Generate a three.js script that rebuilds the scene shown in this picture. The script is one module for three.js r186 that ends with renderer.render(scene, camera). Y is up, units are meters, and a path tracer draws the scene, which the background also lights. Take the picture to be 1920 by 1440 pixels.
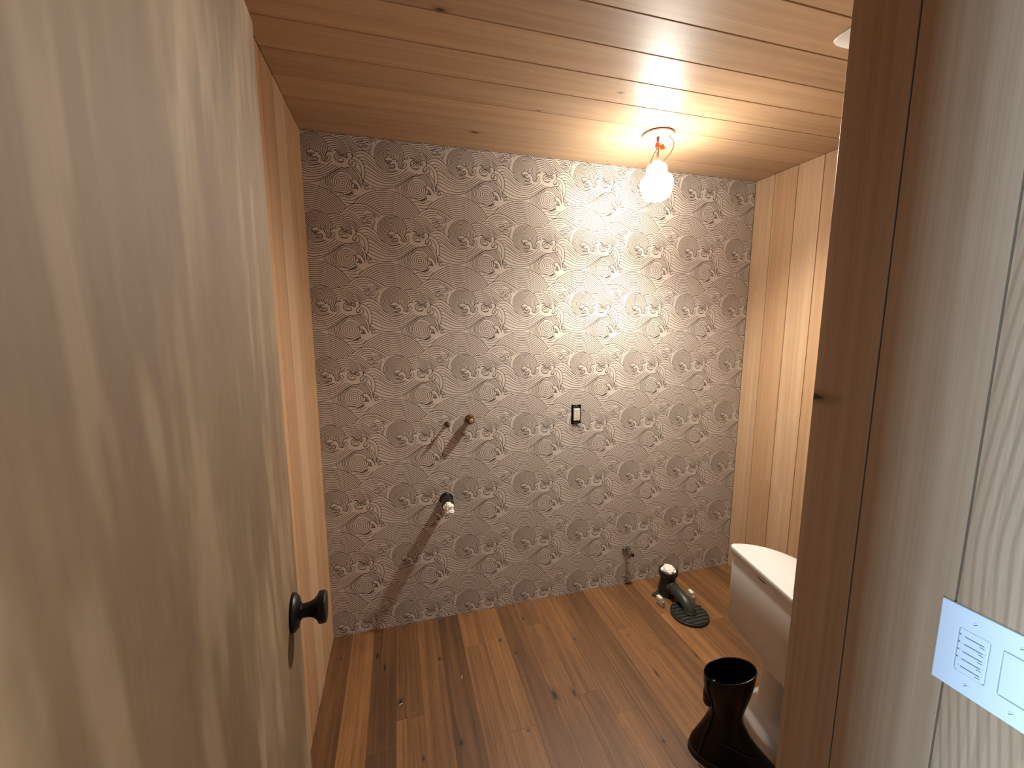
import * as THREE from 'three';
import { RoundedBoxGeometry } from 'three/addons/geometries/RoundedBoxGeometry.js';
import { mergeGeometries, mergeVertices, toCreasedNormals } from 'three/addons/utils/BufferGeometryUtils.js';
import { RectAreaLightUniformsLib } from 'three/addons/lights/RectAreaLightUniformsLib.js';

// ---------------------------------------------------------------- camera, sky, daylight, exposure
const scene = new THREE.Scene();
const renderer = new THREE.WebGLRenderer({ antialias: true });
renderer.toneMapping = THREE.LinearToneMapping;
renderer.toneMappingExposure = 1.0;
renderer.shadowMap.enabled = true;
RectAreaLightUniformsLib.init();

const camera = new THREE.PerspectiveCamera(2 * Math.atan(720 / 767.6) * 180 / Math.PI, 1920 / 1440, 0.02, 30);
camera.position.set(0.3768, 1.5885, 2.0904);
camera.quaternion.setFromRotationMatrix(new THREE.Matrix4().makeBasis(
  new THREE.Vector3(0.9636, -0.0014, 0.2674), new THREE.Vector3(0.0383, 0.9904, -0.1326), new THREE.Vector3(-0.2646, 0.1380, 0.9544)));
scene.add(camera);

scene.background = new THREE.Color(0.55, 0.72, 1.0);            // overcast sky seen only through the hallway window
const daylight = new THREE.RectAreaLight(new THREE.Color(0.4, 0.66, 1.0), 165, 0.8, 1.2);   // cool daylight in the hallway window
daylight.position.set(-1.97, 1.5, 2.95); daylight.lookAt(5, 1.5, 2.95);
scene.add(daylight);
const BULB = 12.3, LAMP = new THREE.Color(1, 0.96, 0.86);          // candela and colour of the ceiling lamp

// ---------------------------------------------------------------- room size
const W = 2.462, H = 2.44, ZF = 1.98, PX = 1.164, PZ = 1.48;
const BW = 0.1415, J0 = 0.129;                                 // board width, first joint from the papered wall

// ---------------------------------------------------------------- helpers
let seedState = 12345;
const rnd = () => { seedState = (seedState * 1664525 + 1013904223) >>> 0; return seedState / 4294967296; };
const rr = (a, b) => a + (b - a) * rnd();
const V = (x, y, z) => new THREE.Vector3(x, y, z);
const taken = {};
const numbered = (n) => { taken[n] = (taken[n] ?? -1) + 1; return taken[n] ? n + '_' + String(taken[n]).padStart(3, '0') : n; };
function mesh(name, geo, mat, parent) {
  const m = new THREE.Mesh(geo, mat);
  m.name = parent ? name : numbered(name);
  m.castShadow = m.receiveShadow = true;
  (parent || scene).add(m);
  return m;
}
function group(name, label, category, pos = [0, 0, 0], turn = 0, grp) {
  const g = new THREE.Group();
  g.name = numbered(name); g.position.set(...pos); g.rotation.y = turn;
  g.userData = { label, category };
  if (grp) g.userData.group = grp;
  scene.add(g);
  return g;
}
function structure(name, label, category) {
  const g = new THREE.Group();
  g.name = name; g.userData = { kind: 'structure', label, category };
  scene.add(g);
  return g;
}
const at = (m, x, y, z) => { m.position.set(x, y, z); return m; };
const box = (w, h, d, r = 0.0015, s = 2) => r ? new RoundedBoxGeometry(w, h, d, s, Math.min(r, w / 2.01, h / 2.01, d / 2.01)) : new THREE.BoxGeometry(w, h, d);
const lathe = (pts, n = 40) => new THREE.LatheGeometry(pts.map((q) => new THREE.Vector2(q[0], q[1])), n);
const tube = (pts, r, n = 40, k = 10, closed = false) => new THREE.TubeGeometry(new THREE.CatmullRomCurve3(pts.map((q) => V(...q)), closed), n, r, k, closed);

// value noise
const PERM = new Uint8Array(65536); for (let i = 0; i < 65536; i++) PERM[i] = Math.floor(rnd() * 256);
const hsh = (x, y) => PERM[((x * 73 + (y * 8191)) ^ (y * 311)) & 65535] / 255;
function vn(x, y) {
  const xi = Math.floor(x), yi = Math.floor(y); let fx = x - xi, fy = y - yi;
  fx = fx * fx * (3 - 2 * fx); fy = fy * fy * (3 - 2 * fy);
  const a = hsh(xi, yi), b = hsh(xi + 1, yi), c = hsh(xi, yi + 1), d = hsh(xi + 1, yi + 1);
  return a + (b - a) * fx + (c - a) * fy + (a - b - c + d) * fx * fy;
}
const fbm = (x, y, o = 3) => { let s = 0, a = 0.5, t = 0; for (let i = 0; i < o; i++) { s += a * vn(x + i * 17.3, y + i * 9.1); t += a; a *= 0.5; x *= 2.03; y *= 2.03; } return s / t; };
const clamp = (x, a = 0, b = 1) => Math.min(b, Math.max(a, x));
const sstep = (a, b, x) => { const t = clamp((x - a) / (b - a)); return t * t * (3 - 2 * t); };
const mix3 = (a, b, t) => [a[0] + (b[0] - a[0]) * t, a[1] + (b[1] - a[1]) * t, a[2] + (b[2] - a[2]) * t];
function dataTex(w, h, fn, srgb = true) {
  const d = new Uint8Array(w * h * 4);
  for (let j = 0; j < h; j++) for (let i = 0; i < w; i++) {
    const c = fn((i + 0.5) / w, (j + 0.5) / h), k = (j * w + i) * 4;
    d[k] = clamp(c[0], 0, 255); d[k + 1] = clamp(c[1], 0, 255); d[k + 2] = clamp(c[2], 0, 255); d[k + 3] = 255;
  }
  const t = new THREE.DataTexture(d, w, h, THREE.RGBAFormat);
  t.magFilter = THREE.LinearFilter; t.minFilter = THREE.LinearMipmapLinearFilter; t.generateMipmaps = true;
  t.wrapS = t.wrapT = THREE.RepeatWrapping;
  if (srgb) t.colorSpace = THREE.SRGBColorSpace;
  t.needsUpdate = true;
  return t;
}
const std = (o) => new THREE.MeshStandardMaterial(o);

// one plank: local x across, y along, z outward (face at z = 0), eased edges
function plankGeo(w, len, th, ch, uvFn) {
  const pos = [], uv = [];
  const R = (dx, z) => [[-w / 2 + dx, -len / 2 + dx, z], [w / 2 - dx, -len / 2 + dx, z], [w / 2 - dx, len / 2 - dx, z], [-w / 2 + dx, len / 2 - dx, z]];
  const a = R(ch, 0), b = R(0, -ch), c = R(0, -th);
  const quad = (p, q, r, s) => { for (const v of [p, q, r, p, r, s]) { pos.push(...v); uv.push(...uvFn(v[0], v[1])); } };
  quad(a[0], a[1], a[2], a[3]);
  for (let i = 0; i < 4; i++) { const j = (i + 1) % 4; quad(b[i], b[j], a[j], a[i]); quad(c[i], c[j], b[j], b[i]); }
  quad(c[3], c[2], c[1], c[0]);
  const g = new THREE.BufferGeometry();
  g.setAttribute('position', new THREE.Float32BufferAttribute(pos, 3));
  g.setAttribute('uv', new THREE.Float32BufferAttribute(uv, 2));
  g.computeVertexNormals();
  return g;
}
// geometry lofted through closed rings of equal length
function loft(rings, capA = true, capB = true) {
  const n = rings[0].length, pos = [], idx = [];
  rings.forEach((r) => r.forEach((q) => pos.push(...q)));
  for (let i = 0; i + 1 < rings.length; i++) for (let j = 0; j < n; j++) {
    const k = (j + 1) % n, A = i * n + j, B = i * n + k, C = A + n, D = B + n;
    idx.push(A, C, B, B, C, D);
  }
  const cap = (i, flip) => {
    const c = [0, 0, 0]; rings[i].forEach((q) => q.forEach((v, k) => { c[k] += v / n; }));
    const ci = pos.length / 3; pos.push(...c);
    for (let j = 0; j < n; j++) { const k = (j + 1) % n; flip ? idx.push(ci, i * n + k, i * n + j) : idx.push(ci, i * n + j, i * n + k); }
  };
  if (capA) cap(0, false);
  if (capB) cap(rings.length - 1, true);
  const g = new THREE.BufferGeometry();
  g.setAttribute('position', new THREE.Float32BufferAttribute(pos, 3));
  g.setAttribute('uv', new THREE.Float32BufferAttribute(pos.filter((_, i) => i % 3 !== 2), 2));
  g.setIndex(idx); g.computeVertexNormals();
  return g;
}
const ring = (n, fn) => Array.from({ length: n }, (_, i) => fn(i / n * Math.PI * 2));

// ---------------------------------------------------------------- wallpaper print: wave lines, one repeat of 0.3287 m (coordinates in thousandths of a repeat)
const PAT = {sc:[386,422],W:[[[261,-468],[305,-451],[366,-447],[426,-423],[483,-449],[517,-484],[535,-518],[624,-507],[650,-459],[533,-320],[431,-281],[341,-385]]],Wl:[[[283,-456],[360,-444],[426,-421],[482,-443],[517,-465],[520,-484],[501,-494]],[[331,-407],[386,-407],[452,-389],[503,-406],[554,-434]],[[374,-365],[440,-357],[513,-363],[570,-399],[605,-451]],[[400,-326],[466,-315],[533,-326],[585,-362],[625,-403]],[[426,-423],[471,-443],[500,-466]],[[453,-414],[499,-433],[519,-459]]],K:[[[479,387],[494,372],[528,359],[572,370],[609,406],[629,465],[652,436],[698,422],[725,432],[697,439],[674,462],[690,483],[718,465],[746,469],[774,456],[801,473],[782,527],[591,571],[520,537],[499,511],[506,489],[578,484],[563,436],[520,417],[509,420],[515,401],[493,386]]],Kl:[[[477,387],[504,385],[515,401],[509,420],[531,416],[564,433],[581,484],[545,478],[506,483]],[[494,375],[533,359],[572,369],[606,406],[629,468]],[[623,465],[647,438],[686,423],[720,429],[686,437],[668,460],[684,483],[715,473],[713,451]],[[718,459],[746,471],[774,459],[801,471],[812,484]],[[536,424],[545,478]],[[555,431],[564,480]],[[488,506],[516,513],[520,537]]],Kb:[[[566,366],[606,406],[629,468],[598,409]]],D:{a:[-56,12],b:[-3,0],r0:0.5414364640883977,r1:0.18232044198895028,n:14},R1:[[[293,-163],[339,-193],[384,-224],[436,-271],[493,-304],[555,-322],[622,-323],[683,-311],[732,-289],[797,-255],[852,-220],[911,-180],[907,-70],[577,-22]]],R1l:[[[384,-224],[436,-271],[493,-304],[555,-322],[622,-323],[683,-311],[732,-289],[797,-255],[862,-212],[895,-187]],[[434,-221],[498,-269],[559,-287],[632,-289],[687,-275],[742,-251],[807,-211],[861,-171]],[[473,-215],[530,-252],[586,-261],[647,-261],[697,-248],[751,-222],[806,-187],[843,-159]],[[506,-204],[557,-226],[607,-233],[663,-230]],[[539,-181],[595,-196],[650,-199]],[[571,-156],[616,-170],[660,-170]],[[592,-132],[632,-146],[665,-142]]],R2:[[[316,-176],[361,-195],[411,-202],[461,-196],[510,-168],[558,-122],[607,-79],[650,-48],[699,-30],[744,-43],[767,-64],[743,-10],[638,-18],[536,27],[458,15],[306,-68]]],R2l:[[[316,-176],[361,-195],[411,-202],[461,-196],[510,-168],[558,-122],[607,-79],[650,-48],[699,-30],[744,-43],[767,-64]],[[360,-159],[410,-173],[460,-165],[503,-138],[552,-94],[600,-51],[621,-30]],[[392,-139],[437,-145],[481,-126],[529,-82],[593,-26]],[[419,-116],[463,-105],[512,-65],[576,-11]],[[440,-87],[484,-68],[527,-33],[559,-2]],[[461,-50],[499,-34],[542,5]],[[477,-24],[504,-9],[531,14]],[[607,-98],[640,-70],[695,-62],[740,-70],[752,-90],[730,-100],[691,-100],[657,-93]],[[586,-118],[620,-126],[670,-143]],[[619,-107],[653,-117],[698,-125]],[[646,-78],[685,-83],[729,-83]]],Q:[[[666,-167],[683,-190],[722,-187],[745,-197],[783,-185],[772,-168],[755,-162],[803,-126],[842,-129],[818,-89],[779,-81],[767,-47],[745,-63],[752,-96],[742,-123],[698,-145],[671,-146]]],Ql:[[[676,-149],[663,-164],[678,-190],[711,-187],[725,-182],[745,-198],[781,-191],[783,-172],[755,-173]],[[671,-148],[699,-161],[732,-155],[750,-129]],[[755,-178],[765,-151],[786,-109],[808,-108],[817,-127],[793,-153],[777,-158]],[[691,-106],[695,-125],[731,-133],[742,-123]],[[794,-170],[821,-144],[843,-140],[847,-118],[824,-92],[790,-85],[766,-42],[743,-19]]],E:{a:[262,44],b:[323,48],r0:0.20994475138121546,r1:0.04696132596685083,n:7},F:[[[-486,50],[-457,23],[-406,-10],[-349,-24],[-294,-16],[-240,18],[-186,64],[-133,117],[-79,159],[-24,178],[21,177],[66,161],[84,135],[258,75],[546,112],[554,199],[487,203],[433,223],[369,230],[306,272],[220,335],[134,389],[49,428],[-35,446],[-118,449],[-201,439],[-284,410],[-346,364],[-319,330],[-310,247],[-334,155],[-388,93],[-453,59]]],Fl:[[[-486,50],[-457,23],[-406,-10],[-349,-24],[-294,-16],[-240,18],[-186,64],[-133,117],[-79,159],[-24,178],[21,177],[66,161],[84,135]],[[-346,364],[-284,410],[-201,439],[-118,449],[-35,446],[49,428],[134,389],[220,335],[306,272],[369,230],[433,223],[487,203],[543,199]],[[-447,43],[-396,20],[-351,14],[-296,27],[-242,65],[-188,114],[-134,158],[-80,192],[-8,203],[65,187],[130,160]],[[-390,74],[-342,57],[-298,70],[-243,106],[-190,152],[-136,191],[-81,221],[2,232],[86,209],[128,192]],[[-360,107],[-321,101],[-272,124],[-218,166],[-164,208],[-82,249],[0,262],[96,236],[179,189]],[[-334,142],[-290,146],[-246,169],[-192,212],[-111,265],[-12,292],[83,275],[174,233],[267,148]],[[-316,193],[-270,206],[-205,247],[-129,291],[-13,317],[94,299],[196,249],[284,191]],[[-308,247],[-250,265],[-168,309],[-86,338],[-3,344],[109,320],[223,263],[323,194]],[[-309,291],[-252,310],[-170,349],[-87,374],[-4,376],[108,351],[222,296],[347,211]],[[-322,330],[-254,365],[-172,398],[-89,414],[-6,412],[107,383],[221,318],[335,245],[429,198]]],G:[[[540,51],[589,70],[633,100],[665,140],[682,199],[682,254],[674,320],[656,354],[650,431],[629,459],[643,393],[573,211],[538,104]]],Gl:[[[540,53],[589,70],[633,100],[665,140],[682,199],[683,259],[674,320],[656,356],[647,425]],[[527,100],[577,115],[614,154],[634,213],[637,273],[632,322]],[[556,198],[594,237],[625,295],[644,365],[653,420]],[[522,220],[565,261],[601,330],[621,394]]],C:{a:[0,0],b:[19,13],r0:0.0077348066298342545,r1:0.20331491712707184,n:11},Cx:[[[-219,-19],[-226,19],[-205,57]],[[-194,-92],[-213,-20],[-200,56]],[[-234,-57],[-241,-18],[-240,9]]],A:[[[-45,74],[-44,52],[-21,34],[7,21],[41,28],[67,51],[101,51],[117,75],[141,101],[139,128],[152,155],[185,164],[225,148],[245,122],[246,94],[222,82],[207,102],[191,98],[192,73],[207,45],[246,29],[269,24],[269,11],[319,8],[352,28],[323,48],[302,91],[309,123],[331,144],[369,155],[408,144],[418,117],[399,101],[444,88],[482,113],[477,173],[540,199],[478,209],[433,222],[350,203],[295,190],[266,153],[229,177],[178,194],[128,192],[85,175],[97,142],[76,116],[43,112],[21,92],[-23,78]]],Al:[[[-42,77],[-45,55],[-24,35],[7,21],[41,28],[65,50],[78,55]],[[68,49],[104,49],[114,75],[127,85],[139,106],[138,128],[131,140],[152,157],[185,164],[225,149],[246,122],[249,97],[233,80],[213,86],[207,108],[192,100],[192,76],[204,48],[230,30]],[[224,27],[269,24],[267,11]],[[294,9],[325,8],[349,22],[355,36],[321,49],[304,80],[305,115],[325,141],[364,155],[403,149],[418,128],[410,106],[382,100]],[[331,144],[370,144],[411,142]],[[310,110],[356,74],[401,55],[451,44],[487,52],[499,79],[477,107],[452,109]],[[329,125],[366,98],[406,73],[433,85],[449,101]],[[433,85],[466,89],[494,84]],[[384,58],[335,34]],[[361,71],[323,59]],[[-40,85],[-33,71],[-6,69],[5,76],[28,64],[52,79],[33,86],[-34,87]],[[-35,101],[-7,102],[21,100]],[[42,132],[65,110],[87,119],[92,139],[74,160],[41,165],[2,164]],[[-13,116],[20,114],[42,134]],[[163,154],[204,108]],[[180,159],[221,112]]],H:[[[452,32],[480,17],[514,23],[530,49],[522,88],[490,123],[476,157],[488,178],[513,179],[530,159],[520,143],[543,125],[567,143],[572,170],[551,193],[517,205],[461,212],[460,108],[495,79],[487,55],[452,43]]],Hl:[[[452,35],[480,17],[514,22],[530,49],[522,88],[490,123],[476,157],[488,178],[513,179],[530,162],[522,146]],[[511,160],[523,137],[543,124],[564,138],[573,167],[554,192],[517,203],[467,211],[430,224]]],Hb:[[[514,20],[538,49],[524,96],[524,61]],[[476,154],[488,179],[516,179],[488,164]]]};
function wallpaperTexture() {
  const S = 1536, cv = document.createElement('canvas'); cv.width = cv.height = S;
  const g = cv.getContext('2d'), k = S / 1000, INK = '#2e211b', PAPER = '#d0c4b8';
  g.fillStyle = PAPER; g.fillRect(0, 0, S, S);
  g.lineJoin = g.lineCap = 'round';
  const LW = S * 0.0077;
  const offs = []; for (let j = -1; j <= 2; j++) for (let i = -2; i <= 2; i++) offs.push([i * S, j * S]);
  const all = (fn) => { for (const [ox, oy] of offs) { g.save(); g.translate(ox, oy); fn(); g.restore(); } };
  const path = (pts, closed) => {          // Catmull-Rom through the points
    const n = pts.length; g.beginPath(); g.moveTo(pts[0][0] * k, pts[0][1] * k);
    for (let i = 0; i < (closed ? n : n - 1); i++) {
      const P = (q) => closed ? pts[(q + n) % n] : pts[clamp(q, 0, n - 1)];
      const a = P(i - 1), b = P(i), c = P(i + 1), d = P(i + 2);
      g.bezierCurveTo((b[0] + (c[0] - a[0]) / 6) * k, (b[1] + (c[1] - a[1]) / 6) * k, (c[0] - (d[0] - b[0]) / 6) * k, (c[1] - (d[1] - b[1]) / 6) * k, c[0] * k, c[1] * k);
    }
  };
  const fill = (list, col = PAPER) => list.forEach((p) => { path(p, true); g.fillStyle = col; g.fill(); });
  const line = (list, w = 1) => list.forEach((p) => { path(p, false); g.strokeStyle = INK; g.lineWidth = LW * w; g.stroke(); });
  const rings = (o, outerFirst, a0, a1) => {
    for (let i = 0; i < o.n; i++) {
      const t = o.n > 1 ? i / (o.n - 1) : 0, x = o.a[0] + (o.b[0] - o.a[0]) * t, y = o.a[1] + (o.b[1] - o.a[1]) * t, r = (o.r0 + (o.r1 - o.r0) * t) * 1000;
      g.beginPath(); g.arc(x * k, y * k, r * k, a0, a1);
      if (outerFirst && i === 0) { g.fillStyle = PAPER; g.fill(); }
      g.strokeStyle = INK; g.lineWidth = LW; g.stroke();
    }
  };
  // spiral and the arcs fanning out from it
  all(() => {
    const [sx, sy] = PAT.sc;
    for (let r = 300; r >= 148; r -= 21) { g.beginPath(); g.arc(sx * k, sy * k, r * k, 0, 7); if (r === 300) { g.fillStyle = PAPER; g.fill(); } g.strokeStyle = INK; g.lineWidth = LW * (r > 235 ? 0.7 : 1); g.stroke(); }
    g.beginPath(); for (let a = 0; a < 4.6 * 2 * Math.PI; a += 0.08) { const r = 6 + a / (2 * Math.PI) * 29; g.lineTo((sx + r * Math.cos(a + 0.6)) * k, (sy + r * Math.sin(a + 0.6)) * k); }
    g.lineWidth = LW; g.stroke();
  });
  all(() => { fill(PAT.W); line(PAT.Wl); });
  all(() => { fill(PAT.K); line(PAT.Kl); fill(PAT.Kb, INK); });
  all(() => rings(PAT.D, true, Math.PI, 2 * Math.PI));
  all(() => { fill(PAT.R1); line(PAT.R1l); });
  all(() => { fill(PAT.R2); line(PAT.R2l); fill(PAT.Q); line(PAT.Ql); });
  all(() => { const o = PAT.E; rings(o, true, Math.PI, 2.12 * Math.PI); });
  all(() => { const x = PAT.C.b[0], y = PAT.C.b[1]; g.beginPath(); g.arc((x - 30) * k, y * k, 245 * k, Math.PI * 0.6, Math.PI * 1.25); g.lineTo(x * k, y * k); g.fillStyle = PAPER; g.fill();
    for (const r of [245, 228]) { g.beginPath(); g.arc((x - 25) * k, y * k, r * k, Math.PI * 0.6, Math.PI * 1.17); g.lineWidth = LW * 0.8; g.strokeStyle = INK; g.stroke(); } });
  all(() => { fill(PAT.F); line(PAT.Fl); });
  all(() => { fill(PAT.G); line(PAT.Gl); });
  all(() => {
    const o = PAT.C; g.beginPath(); g.arc(o.b[0] * k, o.b[1] * k, o.r1 * 1000 * k, 0, 7); g.fillStyle = PAPER; g.fill();
    rings(o, false, 0, 7);
  });
  all(() => { fill(PAT.A); line(PAT.Al); fill(PAT.H); line(PAT.Hl, 1.1); fill(PAT.Hb, INK); });
  const t = new THREE.CanvasTexture(cv);
  t.colorSpace = THREE.SRGBColorSpace; t.wrapS = t.wrapT = THREE.RepeatWrapping;
  t.repeat.set(1 / 0.3287, 1 / 0.3284); t.offset.set(-0.0365 / 0.3287, -0.0735 / 0.3284);
  t.anisotropy = 8;
  return t;
}

// ---------------------------------------------------------------- wood textures (colour and grain only)
const CEDAR_D = [156, 121, 89], CEDAR_L = [206, 173, 138];
function cedarGrain(t, s, seed) {            // t across (m), s along (m)
  const w = t + 0.004 * (fbm(t * 6 + seed, s * 1.1 + seed * 3, 2) - 0.5) + 0.01 * (vn(seed * 7.7 + t * 3, s * 0.5) - 0.5);
  const fine = fbm(w * 520 + seed * 31, s * 2.2, 2), mid = fbm(w * 110 + seed * 13, s * 0.9 + seed, 2), broad = fbm(w * 22 + seed * 5, s * 0.6 + seed, 2), mott = fbm(t * 60, s * 14 + seed, 2);
  let c = mix3(CEDAR_D, CEDAR_L, clamp(0.12 + 0.28 * fine + 0.34 * mid + 0.28 * broad + 0.12 * (mott - 0.5)));
  return c;
}
function knotMark(c, dt, ds, r, stretch, dark) {      // a knot with its ring of darker wood
  const d = Math.hypot(dt, ds / stretch) / r;
  if (d > 3) return c;
  const q = d + 0.35 * (fbm(dt * 260, ds * 160, 2) - 0.5);
  return mix3(mix3(c, dark, 0.45 * (1 - sstep(0.6, 3, q))), [26, 17, 11], 0.9 * (1 - sstep(0.45, 1.1, q)));
}
const cedarTex = dataTex(1024, 1024, (u, v) => cedarGrain(u * 0.7, v * 2.5, 2.3));
cedarTex.repeat.set(1 / 0.7, 1 / 2.5);
const cedarTints = [0xffffff, 0xf4ece4, 0xfff3e4, 0xe9ddd2, 0xf6e4d2].map((c) => std({ map: cedarTex, color: c, roughness: 0.5 }));
const partTex = dataTex(1024, 2048, (u, v) => {                  // the boards beside the entrance: straight grain, then a flat-sawn one
  const z = u * 0.5, y = v * 2.44, k = z < 0.106 ? 0 : z < 0.247 ? 1 : z < 0.388 ? 2 : 3;
  let c = cedarGrain(z + k * 0.4, y, 20 + k * 3.1);
  if (k >= 2) {
    const a = z - (k === 2 ? 0.335 : 0.45), r = Math.abs(a) * 330 + 46 * Math.abs(y - 1.32 + 0.1 * fbm(z * 9, y * 2, 2)) ** 1.4 + 5 * fbm(z * 12, y * 3, 2);
    c = mix3(c, [112, 82, 60], 0.24 * sstep(0.45, 0.98, 0.5 + 0.5 * Math.sin(r * 1.7)));
  }
  c = knotMark(c, y - 1.452, (z + 0.004) * 0.5, 0.0065, 2, [92, 62, 38]);
  return [c[0] * 0.93, c[1] * 0.92, c[2] * 0.91];
});
partTex.repeat.set(1 / 0.5, 1 / 2.44);
const partMat = std({ map: partTex, roughness: 0.34 });

const ceilJoints = [0, J0]; while (ceilJoints[ceilJoints.length - 1] + BW < ZF - 0.03) ceilJoints.push(ceilJoints[ceilJoints.length - 1] + BW);
ceilJoints.push(ZF);
const CKNOTS = [[0.7388, 0.174, 0.007], [0.5211, 0.8457, 0.006], [1.2, 0.62, 0.004], [0.95, 0.42, 0.003]];
const ceilTone = ceilJoints.map(() => rr(-1, 1));
const ceilTex = dataTex(2048, 1024, (u, v) => {
  const x = u * 2.5, z = v * 2.0; let k = 0; while (k + 2 < ceilJoints.length && z > ceilJoints[k + 1]) k++;
  let c = cedarGrain(z + k * 0.37, x, 3 + k * 1.7);
  const g = 1 + 0.045 * ceilTone[k]; c = [c[0] * g, c[1] * g, c[2] * g];
  for (const [kx, kz, r] of CKNOTS) if (Math.abs(x - kx) < 0.08 && Math.abs(z - kz) < 0.03) c = knotMark(c, z - kz, x - kx, r, 2.2, [110, 70, 40]);
  return c;
});
ceilTex.repeat.set(1 / 2.5, 1 / 2.0);
const ceilMat = std({ map: ceilTex, roughness: 0.46 });

// ---------------------------------------------------------------- papered wall
const wallBack = structure('wall_back', 'wall papered with a beige and dark brown wave line print', 'wall');
{
  const s = new THREE.Shape([[0, 0], [W, 0], [W, H], [0, H]].map((q) => new THREE.Vector2(...q)));
  const rect = (cx, cy, w, h) => new THREE.Path([[cx - w / 2, cy - h / 2], [cx - w / 2, cy + h / 2], [cx + w / 2, cy + h / 2], [cx + w / 2, cy - h / 2]].map((q) => new THREE.Vector2(...q)));
  s.holes.push(rect(1.3325, 1.0985, 0.060, 0.112));
  const c = new THREE.Path(); c.absarc(0.593, 0.684, 0.036, 0, Math.PI * 2, true); s.holes.push(c);
  const g = new THREE.ExtrudeGeometry(s, { depth: 0.013, bevelEnabled: false, curveSegments: 40 }); g.translate(0, 0, -0.013);
  mesh('wallpaper', g, new THREE.MeshPhysicalMaterial({ map: wallpaperTexture(), roughness: 0.46, specularIntensity: 0.45 }), wallBack);
  at(mesh('wall_backing', box(W + 0.3, H + 0.2, 0.08, 0), std({ color: 0x0d0c0b, roughness: 0.95 }), wallBack), W / 2, H / 2, -0.095);
}

// ---------------------------------------------------------------- board walls and board ceiling
const basis = (x, y, z) => new THREE.Quaternion().setFromRotationMatrix(new THREE.Matrix4().makeBasis(V(...x), V(...y), V(...z)));
const Q = { left: basis([0, 0, -1], [0, 1, 0], [1, 0, 0]), right: basis([0, 0, 1], [0, 1, 0], [-1, 0, 0]), ceil: basis([0, 0, -1], [1, 0, 0], [0, -1, 0]), floor: basis([1, 0, 0], [0, 0, -1], [0, 1, 0]), front: basis([1, 0, 0], [0, 1, 0], [0, 0, 1]), back: basis([-1, 0, 0], [0, 1, 0], [0, 0, -1]) };
const backing = std({ color: 0x1c120b, roughness: 0.95 });
const GAP = 0.0026, CH = 0.0016;
function boardWall(parent, q, x, joints, mats, ease = CH, uvOf) {
  for (let i = 0; i + 1 < joints.length; i++) {
    const w = joints[i + 1] - joints[i] - GAP, ou = rr(0, 5), ov = rr(0, 5);
    const m = mesh('plank', plankGeo(w, H, 0.018, ease, uvOf ? uvOf((joints[i] + joints[i + 1]) / 2) : (a, b) => [a + ou, b + ov]), mats[Math.floor(rnd() * mats.length)], parent);
    m.quaternion.copy(q); m.position.set(x, H / 2, (joints[i] + joints[i + 1]) / 2);
  }
}
const wallLeft = structure('wall_left', 'wall of vertical cedar boards behind the open door', 'wall');
boardWall(wallLeft, Q.left, 0, ceilJoints, cedarTints);
at(mesh('wall_backing', box(0.08, H + 0.2, ZF + 0.1, 0), backing, wallLeft), -0.0585, H / 2, ZF / 2 - 0.03);
const wallRight = structure('wall_right', 'wall of vertical cedar boards behind the toilet', 'wall');
boardWall(wallRight, Q.right, W, ceilJoints, cedarTints);
at(mesh('wall_backing', box(0.08, H + 0.2, ZF + 0.1, 0), backing, wallRight), W + 0.0585, H / 2, ZF / 2 - 0.03);
const ceiling = structure('ceiling', 'ceiling of long cedar boards parallel to the papered wall', 'ceiling');
for (let i = 0; i + 1 < ceilJoints.length; i++) {
  const cz = (ceilJoints[i] + ceilJoints[i + 1]) / 2, w = ceilJoints[i + 1] - ceilJoints[i] - GAP;
  const m = mesh('plank', plankGeo(w, W, 0.018, CH, (a, b) => [b + W / 2, cz - a]), ceilMat, ceiling);
  m.quaternion.copy(Q.ceil); m.position.set(W / 2, H, cz);
}
at(mesh('ceiling_backing', box(W + 0.3, 0.08, ZF + 0.2, 0), backing, ceiling), W / 2, H + 0.06, ZF / 2);

// partition next to the entrance: boards, end face towards the papered wall
const wallPartition = structure('wall_partition', 'short cedar board wall beside the entrance, carrying the switch plate', 'wall');
boardWall(wallPartition, Q.right, PX, [PZ - GAP / 2, 1.586, 1.727, 1.868, ZF], [partMat], 0.0007, (cz) => (a, b) => [cz + a - PZ, b + H / 2]);
boardWall(wallPartition, Q.left, PX + 0.125, [PZ, 1.586, 1.727, 1.868, ZF], cedarTints);
{
  const m = mesh('end_board', plankGeo(0.0878, H, 0.018, CH, (a, b) => [a + 2.2, b + 1.1]), cedarTints[0], wallPartition);
  m.quaternion.copy(Q.back); m.position.set(PX + 0.0625, H / 2, PZ);
  at(mesh('wall_core', box(0.0885, H, ZF - PZ - 0.019, 0), backing, wallPartition), PX + 0.0625, H / 2, (ZF + PZ + 0.018) / 2);
}

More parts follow.
